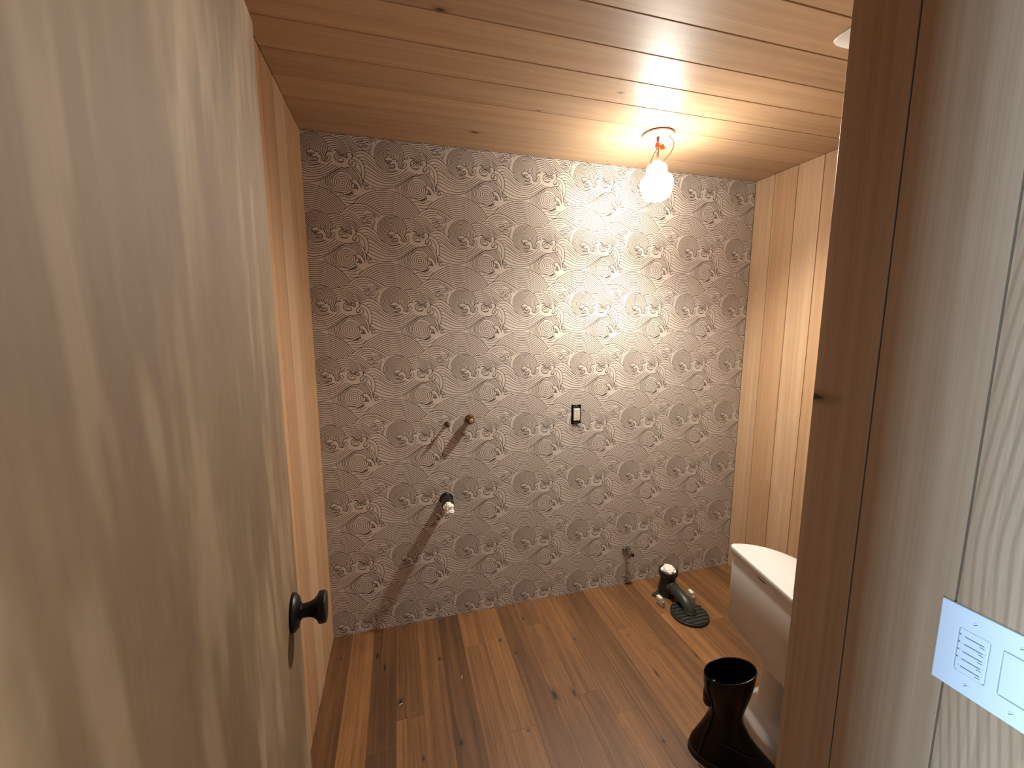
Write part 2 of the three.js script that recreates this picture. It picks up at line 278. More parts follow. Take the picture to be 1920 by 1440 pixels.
// ---------------------------------------------------------------- oak floor, boards running away from the papered wall
const FW = 0.1088, FX0 = 0.0938, FL = 2.14;
const fcols = []; for (let x = FX0 - FW; x < W; x += FW) fcols.push([Math.max(0, x), Math.min(W, x + FW)]);
const ends = { 0: [1.25], 1: [0.86, 1.9], 2: [0.672, 1.75], 3: [0.555, 1.5], 4: [1.05], 5: [1.32], 6: [0.2515, 1.3], 7: [0.725, 1.7], 8: [1.12], 9: [0.19, 1.02], 10: [0.645, 1.5], 11: [0.768, 1.8], 12: [1.08], 13: [0.344, 1.4], 14: [0.507, 1.3], 15: [0.95], 16: [0.3, 1.1], 17: [0.72, 1.6], 18: [0.42, 1.2], 19: [0.85], 20: [0.35, 1.3], 21: [0.6], 22: [0.9] };
const toneSeq = [-0.35, 0.25, -0.65, -0.25, 0.1, -0.6, 0.2, 0.25, -0.2, 0.1, 0.15, -0.05, -0.35, 0.1, 0.15, -0.15, 0.3, -0.1, 0.25, 0.0, 0.2, -0.2, 0.1];
const fplanks = [];
fcols.forEach(([x0, x1], c) => { const e = [0, ...(ends[c] || [1]), FL]; for (let i = 0; i + 1 < e.length; i++) fplanks.push({ c, x0, x1, z0: e[i], z1: e[i + 1], tone: (toneSeq[c] ?? 0) + (i ? rr(-0.45, 0.45) : rr(-0.1, 0.1)), seed: rr(0, 90) }); });
const setTone = (c, i, v) => { const l = fplanks.filter((q) => q.c === c); if (l[i]) l[i].tone = v; };
setTone(3, 1, 0.15); setTone(10, 1, -0.2); setTone(7, 1, 0.2); setTone(11, 1, 0.35); setTone(6, 1, 0.05); setTone(13, 1, 0.3); setTone(14, 1, 0.3);
const FKNOTS = [[0.3284, 0.4726, 0.011, 2], [0.5117, 0.2842, 0.008, 1.3], [0.5527, 0.7137, 0.012, 1.2], [0.8229, 0.2468, 0.007, 1.6], [0.878, 0.35, 0.006, 1.4], [0.2576, 0.2661, 0.007, 4], [0.976, 0.6185, 0.015, 2.4], [1.062, 0.63, 0.009, 2.6], [0.982, 0.127, 0.007, 1.5], [1.194, 0.343, 0.006, 1.4], [1.4708, 0.638, 0.006, 4], [1.3085, 0.919, 0.008, 1.5], [0.8168, 0.736, 0.005, 1.4], [1.471, 0.394, 0.005, 1.5], [0.2216, 0.185, 0.008, 3], [0.0541, 0.1565, 0.004, 2], [1.72, 0.6, 0.005, 3.5], [0.41, 0.735, 0.006, 1.8]];
const OAK_D = [66, 42, 22], OAK_L = [172, 119, 70];
const floorTex = dataTex(2048, 2048, (u, v) => {
  const x = u * 2.5, z = v * 2.5;
  const col = clamp(Math.floor((x - FX0) / FW) + 1, 0, fcols.length - 1);
  let pl = fplanks[0]; for (const q of fplanks) if (q.c === col && z >= q.z0 && z < q.z1) { pl = q; break; }
  let xx = x, zz = z, near = 9;
  for (const [kx, kz, r, st] of FKNOTS) { const dx = x - kx, dz = z - kz, d = Math.hypot(dx * 1.6, dz * 0.5) / (r * 3.2); if (d < 3 && Math.floor((kx - FX0) / FW) + 1 === col) { xx += Math.sign(dx || 1) * r * 0.9 * Math.exp(-d * d); near = Math.min(near, d); } }
  const sd = pl.seed, w = xx + 0.02 * (fbm(xx * 9 + sd, z * 1.7 + sd, 2) - 0.5);
  const cath = 0.5 + 0.5 * Math.sin((w * 190 + 9 * fbm(xx * 5 + sd * 2, z * 1.3 + sd, 2)) * 2.2);
  const fine = fbm(w * 700 + sd, z * 9, 2), mid = fbm(w * 90 + sd * 3, z * 1.6, 3), pore = fbm(w * 900, z * 26 + sd, 2), blot = fbm(x * 13 + sd, z * 4 + sd, 3);
  let t = 0.46 + 0.40 * pl.tone + 0.2 * (mid - 0.5) * 2 + 0.07 * (fine - 0.5) * 2 + 0.06 * (cath - 0.5) + 0.26 * (blot - 0.5);
  t -= 0.14 * sstep(0.66, 0.8, pore);
  let c = mix3(OAK_D, OAK_L, clamp(t));
  for (const [kx, kz, r, st] of FKNOTS) if (Math.floor((kx - FX0) / FW) + 1 === col && Math.abs(x - kx) < 0.06 && Math.abs(z - kz) < 0.14) c = knotMark(c, x - kx, z - kz, r * 0.75, st, [70, 45, 26]);
  return c;
});
floorTex.repeat.set(1 / 2.5, 1 / 2.5);
const floorMat = std({ map: floorTex, roughness: 0.5 });
const floor = structure('floor', 'oak plank floor running away from the papered wall', 'floor');
for (const q of fplanks) {
  const cx = (q.x0 + q.x1) / 2, cz = (q.z0 + q.z1) / 2;
  const m = mesh('plank', plankGeo(q.x1 - q.x0 - 0.0003, q.z1 - q.z0 - 0.0003, 0.014, 0.0004, (a, b) => [cx + a, cz - b]), floorMat, floor);
  m.quaternion.copy(Q.floor); m.position.set(cx, 0, cz);
}
at(mesh('subfloor', box(W + 0.3, 0.06, FL + 0.1, 0), backing, floor), W / 2, -0.0445, FL / 2);

// ---------------------------------------------------------------- entrance wall and hallway behind the camera (daylight comes in from there)
const plaster = std({ color: 0x6a6762, roughness: 0.9 });
const wallFront = structure('wall_front', 'entrance wall around the doorway', 'wall');
const slab = (name, x0, x1, y0, y1, z0, z1, mat, parent) => at(mesh(name, box(x1 - x0, y1 - y0, z1 - z0, 0), mat, parent), (x0 + x1) / 2, (y0 + y1) / 2, (z0 + z1) / 2);
slab('wall_panel', -0.1, 0.2, 0, H, ZF, FL, plaster, wallFront);
slab('wall_panel', 1.0, W + 0.1, 0, H, ZF, FL, plaster, wallFront);
slab('door_header', 0.2, 1.0, 2.15, H, ZF, FL, plaster, wallFront);
const hall = structure('wall_hallway', 'plain hallway walls behind the entrance', 'wall');
slab('wall_panel', -2.0, -0.1, 0, H, ZF, FL, plaster, hall);
slab('wall_panel', -2.1, 2.7, 0, H, 4.4, 4.5, plaster, hall);
slab('wall_panel', W + 0.1, W + 0.2, 0, H, FL, 4.4, plaster, hall);
slab('wall_panel', -2.1, -2.0, 0, 0.9, ZF, 4.4, plaster, hall);
slab('wall_panel', -2.1, -2.0, 2.1, H, ZF, 4.4, plaster, hall);
slab('wall_panel', -2.1, -2.0, 0.9, 2.1, ZF, 2.55, plaster, hall);
slab('wall_panel', -2.1, -2.0, 0.9, 2.1, 3.35, 4.4, plaster, hall);
const hallCeil = structure('ceiling_hallway', 'plain hallway ceiling', 'ceiling');
slab('ceiling_panel', -2.1, W + 0.2, H, H + 0.1, ZF, 4.5, plaster, hallCeil);
const hallFloor = structure('floor_hallway', 'plain wooden hallway floor', 'floor');
slab('floor_panel', -2.1, W + 0.2, -0.08, 0, FL, 4.5, std({ color: 0x8a6542, roughness: 0.6 }), hallFloor);
const win = structure('window_1', 'hallway window letting in daylight', 'window');
slab('pane', -2.06, -2.055, 0.9, 2.1, 2.55, 3.35, new THREE.MeshPhysicalMaterial({ color: 0xffffff, transmission: 1, thickness: 0, roughness: 0 }), win);
for (const [a, b, c, d] of [[0.9, 0.94, 2.55, 3.35], [2.06, 2.1, 2.55, 3.35], [0.94, 2.06, 2.55, 2.59], [0.94, 2.06, 3.31, 3.35]]) slab('window_frame', -2.08, -2.03, a, b, c, d, plaster, win);

// ---------------------------------------------------------------- open door of pale veneer
const doorTex = dataTex(1024, 2048, (u, v) => {
  const x = u * 0.82, y = v * 2.14;
  const wx = x + 0.10 * (fbm(x * 3.1, y * 1.7, 3) - 0.5) + 0.10 * y * (fbm(x * 1.5 + 3, y * 0.8, 2) - 0.35);
  const a = fbm(wx * 9, y * 2.1, 4), b = fbm(wx * 26 + 9, y * 5.2 + 3, 3), f = fbm(wx * 300, y * 6, 2), m = fbm(x * 70, y * 40, 2), big = fbm(x * 3 + 4, y * 1.6 + 2, 3);
  const flame = sstep(0.38, 0.62, a) - 0.5, lick = sstep(0.45, 0.75, b);
  const t = clamp(0.44 + 0.28 * flame + 0.26 * lick + 0.06 * (f - 0.5) + 0.08 * (m - 0.5) + 0.75 * (big - 0.5));
  return mix3([92, 69, 45], [170, 146, 115], t);
});
doorTex.repeat.set(1 / 0.82, 1 / 2.14);
const door = structure('door_1', 'pale veneered flush door standing open on the left', 'door');
{
  const dw = 0.8, dh = 2.122;
  door.position.set(0.148, 0, 1.182);
  door.quaternion.copy(basis([0.0677, 0, 0.9977], [0, 1, 0], [-0.9977, 0, 0.0677]));   // local x along the leaf, local -z the visible face
  const m = mesh('door_leaf', plankGeo(dw, dh, 0.038, 0.0015, (a, b) => [a + 0.41, b + 1.07]), std({ map: doorTex, roughness: 0.7 }), door);
  m.rotation.y = Math.PI; m.position.set(dw / 2, 0.008 + dh / 2, 0);
  const black = std({ color: 0x060607, roughness: 0.42, metalness: 0.3 });
  const rose = mesh('rose', lathe([[0, 0], [0.0365, 0], [0.0365, 0.006], [0.029, 0.0125], [0.017, 0.0135], [0, 0.0135]], 48), black, door);
  rose.rotation.x = -Math.PI / 2; rose.position.set(0.0716, 1.024, 0);
  const knob = mesh('knob', toCreasedNormals(lathe([[0, 0.012], [0.0165, 0.012], [0.0165, 0.017], [0.0135, 0.0185], [0.0135, 0.024], [0.0145, 0.032], [0.018, 0.040], [0.0235, 0.0455], [0.030, 0.049], [0.031, 0.051], [0.031, 0.0605], [0.0285, 0.063], [0, 0.0635]], 48), 0.6), black, door);
  knob.rotation.x = -Math.PI / 2; knob.position.set(0.0716, 1.024, 0);
  for (const y of [0.25, 1.07, 1.9]) { const h = mesh('hinge', lathe([[0, -0.045], [0.006, -0.045], [0.006, 0.045], [0, 0.045]], 16), black, door); h.position.set(dw + 0.004, y, -0.004); }
}

// ---------------------------------------------------------------- ceiling lamp: cover plate, loose wire loop and glowing bell
{
  const L = group('ceiling_lamp', 'glowing white bell-shaped lamp hanging by loose wires from a round ceiling plate', 'lamp', [1.533, H, 0.371]);
  const white = std({ color: 0xdedad2, roughness: 0.28 }), tan = std({ color: 0x8a6a4c, roughness: 0.5 }), wire = std({ color: 0x7d6650, roughness: 0.5 }), orange = new THREE.MeshPhysicalMaterial({ color: 0xd9591c, roughness: 0.25, transmission: 0.25, thickness: 0 });
  mesh('gasket', lathe([[0, 0], [0.0695, 0], [0.0695, -0.007], [0, -0.007]], 56), tan, L);
  mesh('cover_plate', lathe([[0, -0.0135], [0.02, -0.0135], [0.055, -0.0125], [0.066, -0.0105], [0.0685, -0.007], [0, -0.007]].reverse(), 56), white, L);
  for (const s of [-1, 1]) at(mesh('screw', lathe([[0, -0.004], [0.004, -0.003], [0.004, 0], [0, 0]].reverse(), 14), std({ color: 0x6b675f, metalness: 0.8, roughness: 0.4 }), L), s * 0.036 + 0.004, -0.0125, 0.028);
  at(mesh('cord_grip', lathe([[0, 0], [0.007, 0], [0.007, -0.012], [0.005, -0.02], [0, -0.02]].reverse(), 18), tan, L), 0, -0.013, 0);
  const px = (X, Y, d = 0) => { const a = (X - 1231) / 410, b = (Y - 258) / 440; return [a * 0.9636 - 0.26 * d, -0.015 - b, a * 0.267 + 0.95 * d]; };
  mesh('wire', tube([px(1232, 258), px(1238, 254, 0.004), px(1249, 257, 0.01), px(1258, 267, 0.014), px(1256, 282, 0.016), px(1247, 296, 0.018), px(1236, 309, 0.02), px(1226, 316, 0.022), px(1219, 316, 0.022), px(1217, 309, 0.02), px(1221, 295, 0.016), px(1228, 281, 0.012), px(1232, 270, 0.008)], 0.0022, 90, 8), wire, L);
  mesh('wire', tube([px(1231, 258), px(1231.5, 270, 0.004), px(1232, 284, 0.006), px(1231, 300, 0.004), px(1231, 313, 0)], 0.003, 40, 8), wire, L);
  const c1 = mesh('wire_connector', box(0.020, 0.024, 0.014, 0.006, 4), orange, L); c1.position.set(...px(1229, 274, 0.012));
  const c2 = mesh('wire_connector', box(0.020, 0.024, 0.014, 0.006, 4), orange, L); c2.position.set(...px(1238, 277, 0.012)); c2.rotation.z = 0.4;
  at(mesh('socket', lathe([[0, 0], [0.006, 0], [0.006, -0.02], [0.012, -0.024], [0.017, -0.032], [0.017, -0.066], [0, -0.066]].reverse(), 28), std({ color: 0xcfc6b8, roughness: 0.5 }), L), 0, -0.075, 0);
  const prof = [[0, 0], [0.030, -0.001], [0.041, -0.005], [0.0455, -0.013], [0.0460, -0.030], [0.0475, -0.042], [0.056, -0.054], [0.068, -0.066], [0.0725, -0.082], [0.0715, -0.098], [0.066, -0.118], [0.0585, -0.138], [0.055, -0.143], [0, -0.145]];
  const bell = mesh('glass_bell', lathe(prof.reverse(), 48), std({ color: 0xffffff, emissive: new THREE.Color(1, 0.98, 0.94), emissiveIntensity: 2.5, roughness: 0.4 }), L); bell.position.set(0, -0.131, 0); bell.rotation.set(-0.16, 0, -0.07);
  const p = new THREE.PointLight(LAMP, BULB * 0.112, 0, 2);               // all round
  p.position.set(0, -0.215, 0); p.castShadow = true; p.shadow.radius = 2.6; L.add(p);
  const d = new THREE.SpotLight(LAMP, BULB * 0.888, 0, 1.5, 0.6, 2);     // the stronger light out of the mouth of the tilted bell, which faces into the room
  d.position.set(0, -0.215, 0); d.target.position.set(-0.06, -0.215 - 0.85, 0.48); d.castShadow = true; d.shadow.radius = 2.6; L.add(d); L.add(d.target);
}

// ---------------------------------------------------------------- pipes and outlet in the papered wall
const tissue = std({ color: 0xeee6da, roughness: 0.9, side: THREE.DoubleSide });
function crumple(r, squash, seed, det = 4) {
  const g = mergeVertices(new THREE.IcosahedronGeometry(r, det).deleteAttribute('uv').deleteAttribute('normal')), p = g.attributes.position;
  for (let i = 0; i < p.count; i++) {
    const x = p.getX(i) / r, y = p.getY(i) / r, z = p.getZ(i) / r;
    const f = 0.72 + 0.35 * Math.abs(2 * fbm(x * 2.6 + seed, y * 2.6 + z * 1.9 + seed, 2) - 1) + 0.5 * (fbm(z * 3 + seed * 2, x * 2.1 - y * 2.3, 2) - 0.5);
    p.setXYZ(i, x * r * f * squash[0], y * r * f * squash[1], z * r * f * squash[2]);
  }
  const n = toCreasedNormals(g, 0.5); n.setAttribute('uv', new THREE.Float32BufferAttribute(new Float32Array(n.attributes.position.count * 2), 2)); return n;
}
const abs = std({ color: 0x0a0a0b, roughness: 0.35 });
{
  const D = group('drain_pipe', 'black plastic drain stub poking out of the papered wall, stuffed with tissue', 'pipe', [0.593, 0.684, 0]);
  const prof = [[0.025, -0.02], [0.0285, -0.02], [0.0285, 0.062], [0.031, 0.064], [0.031, 0.094], [0.0295, 0.0955], [0.0255, 0.0955], [0.0245, 0.09], [0.0245, -0.01]];
  const m = mesh('pipe', lathe(prof, 40), abs, D); m.rotation.x = Math.PI / 2;
  const r = mesh('wall_sleeve', lathe([[0.0285, -0.012], [0.0345, -0.012], [0.0345, 0.002], [0.0285, 0.003]], 40), abs, D); r.rotation.x = Math.PI / 2;
  at(mesh('tissue_plug', crumple(0.029, [0.98, 0.95, 0.9], 4.2), tissue, D), 0.001, -0.001, 0.096);
  const h = mesh('tissue_tail', crumple(0.023, [1.35, 0.7, 0.7], 8.1), tissue, D); h.position.set(0.001, -0.024, 0.104);
}
const brass = std({ color: 0x70502f, metalness: 0.85, roughness: 0.38 });
{
  const P = group('water_stub', 'capped copper water stub in the papered wall, right of the thin stub', 'pipe', [0.7246, 1.110, 0]);
  const m = mesh('pipe', lathe([[0, -0.01], [0.0125, -0.01], [0.0125, 0.04], [0, 0.04]], 28), brass, P); m.rotation.x = Math.PI / 2;
  const c = mesh('cap_nut', toCreasedNormals(lathe([[0.0125, 0.018], [0.020, 0.018], [0.0215, 0.022], [0.0215, 0.044], [0.019, 0.048], [0, 0.048]], 6), 0.5), brass, P); c.rotation.x = Math.PI / 2;
  const e = mesh('plug', lathe([[0.012, 0.047], [0.012, 0.058], [0.0095, 0.061], [0, 0.061]], 28), std({ color: 0xc49a74, metalness: 0.6, roughness: 0.4 }), P); e.rotation.x = Math.PI / 2;
  const f = mesh('wall_flange', lathe([[0.0125, 0], [0.024, 0], [0.022, 0.004], [0.0125, 0.006]], 28), brass, P); f.rotation.x = Math.PI / 2;
}
{
  const P = group('thin_stub', 'thin dark metal stub in the papered wall, left of the copper stub', 'pipe', [0.6057, 1.090, 0]);
  const dk = std({ color: 0x40362a, metalness: 0.7, roughness: 0.4 });
  const m = mesh('pipe', lathe([[0, -0.01], [0.006, -0.01], [0.006, 0.032], [0, 0.032]], 20), dk, P); m.rotation.x = Math.PI / 2;
  const c = mesh('cap', lathe([[0.006, 0.026], [0.0085, 0.026], [0.0085, 0.042], [0.006, 0.046], [0, 0.046]], 20), dk, P); c.rotation.x = Math.PI / 2;
  const f = mesh('wall_flange', lathe([[0.006, 0], [0.012, 0], [0.011, 0.003], [0.006, 0.004]], 20), dk, P); f.rotation.x = Math.PI / 2;
}
{
  const O = group('wall_outlet', 'white double socket in a bare black wall box on the papered wall', 'outlet', [1.3325, 1.0985, 0]);
  const wp = std({ color: 0xd8c9b6, roughness: 0.35 }), dk = std({ color: 0x050505, roughness: 0.6 }), steel = std({ color: 0x8f8a82, metalness: 0.9, roughness: 0.35 });
  const fr = new THREE.Shape([[-0.03, -0.056], [0.03, -0.056], [0.03, 0.056], [-0.03, 0.056]].map((q) => new THREE.Vector2(...q)));
  fr.holes.push(new THREE.Path([[-0.026, -0.051], [-0.026, 0.051], [0.026, 0.051], [0.026, -0.051]].map((q) => new THREE.Vector2(...q))));
  const b = mesh('wall_box', new THREE.ExtrudeGeometry(fr, { depth: 0.026, bevelEnabled: false }), dk, O); b.position.z = -0.03;
  at(mesh('strap', box(0.024, 0.104, 0.0015, 0.0005), steel, O), 0, 0, -0.003);
  at(mesh('strap_cover', box(0.040, 0.092, 0.003, 0.001), dk, O), 0, 0, -0.001);
  const f = at(mesh('socket_face', box(0.0375, 0.0685, 0.012, 0.003, 3), wp, O), 0, 0, 0.006);
  for (const s of [-1, 1]) {
    for (const q of [-1, 1]) at(mesh('slot', box(0.0018, 0.0072, 0.001, 0), dk, f), q * 0.0064, s * 0.0205 + 0.002, 0.0058);
    at(mesh('ground_hole', box(0.0045, 0.0045, 0.001, 0), dk, f), 0, s * 0.0205 - 0.009, 0.0058);
    at(mesh('test_button', box(0.012, 0.0042, 0.0015, 0.0005), wp, f), 0, s * 0.003, 0.006);
    at(mesh('screw', lathe([[0, 0], [0.0035, 0], [0.0035, 0.002], [0, 0.0028]], 12), steel, O), 0, s * 0.049, -0.002).rotation.x = Math.PI / 2;
  }
}
{
  const S = group('stop_valve', 'small chrome stop valve low on the papered wall', 'valve', [1.687, 0.224, 0]);
  const chrome = std({ color: 0x9a968e, metalness: 1, roughness: 0.16 }), dk = std({ color: 0x2a2420, metalness: 0.7, roughness: 0.35 });
  const rot = (m) => { m.rotation.x = Math.PI / 2; return m; };
  rot(mesh('escutcheon', lathe([[0.008, 0], [0.027, 0], [0.026, 0.004], [0.016, 0.011], [0.008, 0.013]], 36), chrome, S));
  rot(mesh('pipe', lathe([[0, -0.01], [0.008, -0.01], [0.008, 0.05], [0, 0.05]], 24), chrome, S));
  rot(mesh('valve_body', lathe([[0, 0.026], [0.013, 0.026], [0.016, 0.03], [0.016, 0.05], [0.0125, 0.055], [0, 0.056]], 28), chrome, S));
  const h = mesh('handle', lathe([[0, 0], [0.006, 0], [0.006, 0.008], [0.012, 0.01], [0.013, 0.018], [0.011, 0.021], [0, 0.021]], 24), dk, S);
  h.position.set(0.008, -0.01, 0.046); h.rotation.set(0.9, 0, -2.3);
  at(mesh('outlet', lathe([[0, 0], [0.007, 0], [0.007, -0.018], [0, -0.018]].reverse(), 20), chrome, S), 0, -0.013, 0.04);
}

// ---------------------------------------------------------------- grey floor outlet for the toilet
{
  const F = group('toilet_floor_outlet', 'dark grey plastic toilet drain adapter on the floor with tissue in its mouth', 'drain', [1.88, 0, 0.26]);
  const grey = std({ color: 0x30322d, roughness: 0.38 }), dark = std({ color: 0x191a18, roughness: 0.42 }), br = std({ color: 0x9a8540, metalness: 0.9, roughness: 0.35 });
  const cz = 0.092, R = 0.1;
  const disc = mesh('floor_flange', lathe([[0, 0], [R, 0], [R + 0.001, 0.012], [R - 0.003, 0.0165], [0, 0.0165]], 56), dark, F); disc.position.set(0, 0, cz);
  for (let i = -3.5; i <= 3.5; i++) {                                 // raised ribs across the flange
    const z = i * 0.0238, half = Math.sqrt(Math.max(0, (R - 0.008) ** 2 - z * z));
    if (half > 0.02) at(mesh('rib', box(half * 2, 0.005, 0.0172, 0.0015), grey, disc), 0, 0.018, z);
  }
  for (const s of [-1, 1]) { const b = at(mesh('bolt', mergeGeometries([new THREE.CylinderGeometry(0.0032, 0.0032, 0.03, 10), new THREE.CylinderGeometry(0.008, 0.008, 0.005, 6).translate(0, -0.008, 0)]), br, F), s * 0.074, 0.03, cz - 0.005); b.rotation.z = s * 0.08; }
  mesh('elbow', tube([[0, 0.060, -0.10], [0, 0.064, -0.06], [0, 0.066, -0.02], [0, 0.062, 0.03], [0, 0.048, 0.065], [0, 0.026, 0.086], [0, 0.008, 0.094]], 0.0315, 60, 28), grey, F);
  const foot = mesh('elbow_collar', lathe([[0.030, 0], [0.037, 0], [0.036, 0.012], [0.031, 0.016]], 36), grey, F); foot.position.set(0, 0.0165, 0.093);
  const body = mesh('riser', lathe([[0, 0], [0.052, 0], [0.054, 0.02], [0.050, 0.055], [0.044, 0.085], [0.042, 0.112], [0.045, 0.118], [0.0525, 0.124], [0.0545, 0.130], [0.0545, 0.152], [0.052, 0.155], [0.046, 0.155], [0.0445, 0.150], [0.0445, 0.12], [0, 0.12]], 44), dark, F); body.position.set(0, 0, -0.105);
  const neck = mesh('collar', lathe([[0.0315, 0], [0.0385, 0], [0.0385, 0.02], [0.0365, 0.024], [0.0315, 0.024]], 36), grey, F); neck.rotation.x = Math.PI / 2; neck.position.set(0, 0.063, -0.072);
  for (const s of [-1, 1]) {                                      // pointed fixing wings at the foot of the riser
    const w = new THREE.Shape(); w.moveTo(0.03, -0.03); w.quadraticCurveTo(0.07, -0.022, 0.098, -0.006); w.quadraticCurveTo(0.1, 0.008, 0.09, 0.012); w.quadraticCurveTo(0.06, 0.03, 0.03, 0.034);
    const g = new THREE.ExtrudeGeometry(w, { depth: 0.008, bevelEnabled: true, bevelSize: 0.0015, bevelThickness: 0.0015, bevelSegments: 2 }); g.rotateX(-Math.PI / 2);
    const m = mesh('fixing_wing', g, grey, F); m.position.set(0, 0.002, -0.105); m.rotation.y = s > 0 ? 0 : Math.PI;
  }
  at(mesh('tissue_plug', crumple(0.05, [0.95, 0.5, 0.95], 2.7, 5), tissue, F), 0, 0.155, -0.105);
}
const clear = new THREE.MeshPhysicalMaterial({ color: 0xf4efe6, transmission: 0.85, roughness: 0.12, thickness: 0.004, ior: 1.45 });
for (const [x, z, y, lab] of [[1.775, 0.232, 0.1, 'clear plastic fixing block with a white cap, left of the grey drain adapter'], [1.982, 0.238, -0.1, 'clear plastic fixing block with a white cap, right of the grey drain adapter']]) {
  const B = group('fixing_block', lab, 'bracket', [x, 0, z], y, 'fixing blocks beside the drain adapter');
  const p = std({ color: 0xe4dccb, roughness: 0.5 });
  at(mesh('clear_base', box(0.022, 0.034, 0.05, 0.004, 3), clear, B), 0, 0.017, 0.008);
  at(mesh('white_cap', box(0.020, 0.014, 0.034, 0.002), p, B), 0, 0.0415, -0.004);
  at(mesh('post', box(0.018, 0.030, 0.008, 0.001), p, B), 0, 0.0195, -0.017);
  const s = mesh('screw', lathe([[0, 0], [0.006, 0], [0.005, 0.003], [0, 0.004]], 14), std({ color: 0xb8b2a8, metalness: 0.9, roughness: 0.3 }), B); s.position.set(0, 0.034, 0.026);
}

// ---------------------------------------------------------------- toilet set down with its tank back towards the camera
{
  const T = group('toilet', 'white toilet set aside by the cedar wall, its flat tank back facing the room', 'toilet', [1.607, 0, 1.003], -0.2);
  const china = new THREE.MeshPhysicalMaterial({ color: 0xcfccc8, roughness: 0.25, clearcoat: 0.3, clearcoatRoughness: 0.1 });
  const dshape = (w, d, r, grow = 0) => {                          // flat at the back (x = 0), bowed at the front
    const s = new THREE.Shape(), h = w / 2 + grow;
    s.moveTo(-grow, -h + r); s.lineTo(-grow, h - r); s.quadraticCurveTo(-grow, h, r - grow, h);
    s.bezierCurveTo(d * 0.55, h * 1.0, d + grow, h * 0.55, d + grow, 0);
    s.bezierCurveTo(d + grow, -h * 0.55, d * 0.55, -h * 1.0, r - grow, -h); s.quadraticCurveTo(-grow, -h, -grow, -h + r);
    return s;
  };
  const ex = (s, depth, bev) => { const g = new THREE.ExtrudeGeometry(s, { depth, bevelEnabled: true, bevelSize: bev, bevelThickness: bev, bevelOffset: -bev, bevelSegments: 4, curveSegments: 24 }); g.rotateX(-Math.PI / 2); g.rotateY(0); return toCreasedNormals(g, 0.7); };
  const tank = mesh('tank', ex(dshape(0.348, 0.19, 0.02), 0.277, 0.008), china, T); tank.position.set(0.004, 0.402, 0);
  const under = dshape(0.348, 0.19, 0.02).getPoints(10);
  const rg = (k, y, dx) => under.map((q) => [0.012 + dx + q.x * k, y, -q.y * k]);
  mesh('tank_underside', loft([rg(0.98, 0.41, -0.006), rg(0.965, 0.393, -0.004), rg(0.93, 0.37, 0.004), rg(0.72, 0.35, 0.03)].reverse()), china, T);
  const lid = mesh('lid', ex(dshape(0.36, 0.2, 0.022), 0.02, 0.007), china, T); lid.position.set(-0.002, 0.6915, 0);
  const notch = mesh('rear_notch', (() => { const s = new THREE.Shape(); s.moveTo(-0.04, 0); s.quadraticCurveTo(-0.026, -0.002, -0.02, -0.011); s.lineTo(0.02, -0.011); s.quadraticCurveTo(0.026, -0.002, 0.04, 0); return new THREE.ExtrudeGeometry(s, { depth: 0.002, bevelEnabled: false }); })(), std({ color: 0x0b0908, roughness: 0.9 }), T);
  notch.rotation.y = -Math.PI / 2; notch.position.set(0.0045, 0.6915, 0.012);
  const n = 40, sup = (a, hx, hz, cx, y, p) => { const c = Math.cos(a), s = Math.sin(a); return [cx + hx * Math.sign(c) * Math.abs(c) ** p, y, hz * Math.sign(s) * Math.abs(s) ** p]; };
  const R = (hx, hz, cx, y, p = 0.7) => ring(n, (a) => sup(a, hx, hz, cx, y, p));
  mesh('pedestal', loft([R(0.30, 0.158, 0.33, 0, 0.6), R(0.298, 0.156, 0.33, 0.06, 0.6), R(0.29, 0.148, 0.33, 0.095, 0.6), R(0.272, 0.128, 0.333, 0.115), R(0.266, 0.116, 0.335, 0.14), R(0.266, 0.114, 0.337, 0.2), R(0.27, 0.12, 0.345, 0.27), R(0.29, 0.15, 0.37, 0.32, 0.8), R(0.308, 0.172, 0.385, 0.355, 0.9), R(0.31, 0.178, 0.39, 0.388, 0.95)]), china, T);
  mesh('seat', loft([R(0.225, 0.182, 0.475, 0.391, 0.95), R(0.23, 0.187, 0.475, 0.402, 0.95), R(0.228, 0.185, 0.475, 0.41, 0.95)]), china, T);
  mesh('seat_cover', loft([R(0.228, 0.185, 0.474, 0.412, 0.95), R(0.232, 0.188, 0.474, 0.424, 0.95), R(0.222, 0.18, 0.474, 0.434, 0.95)]), china, T);
}

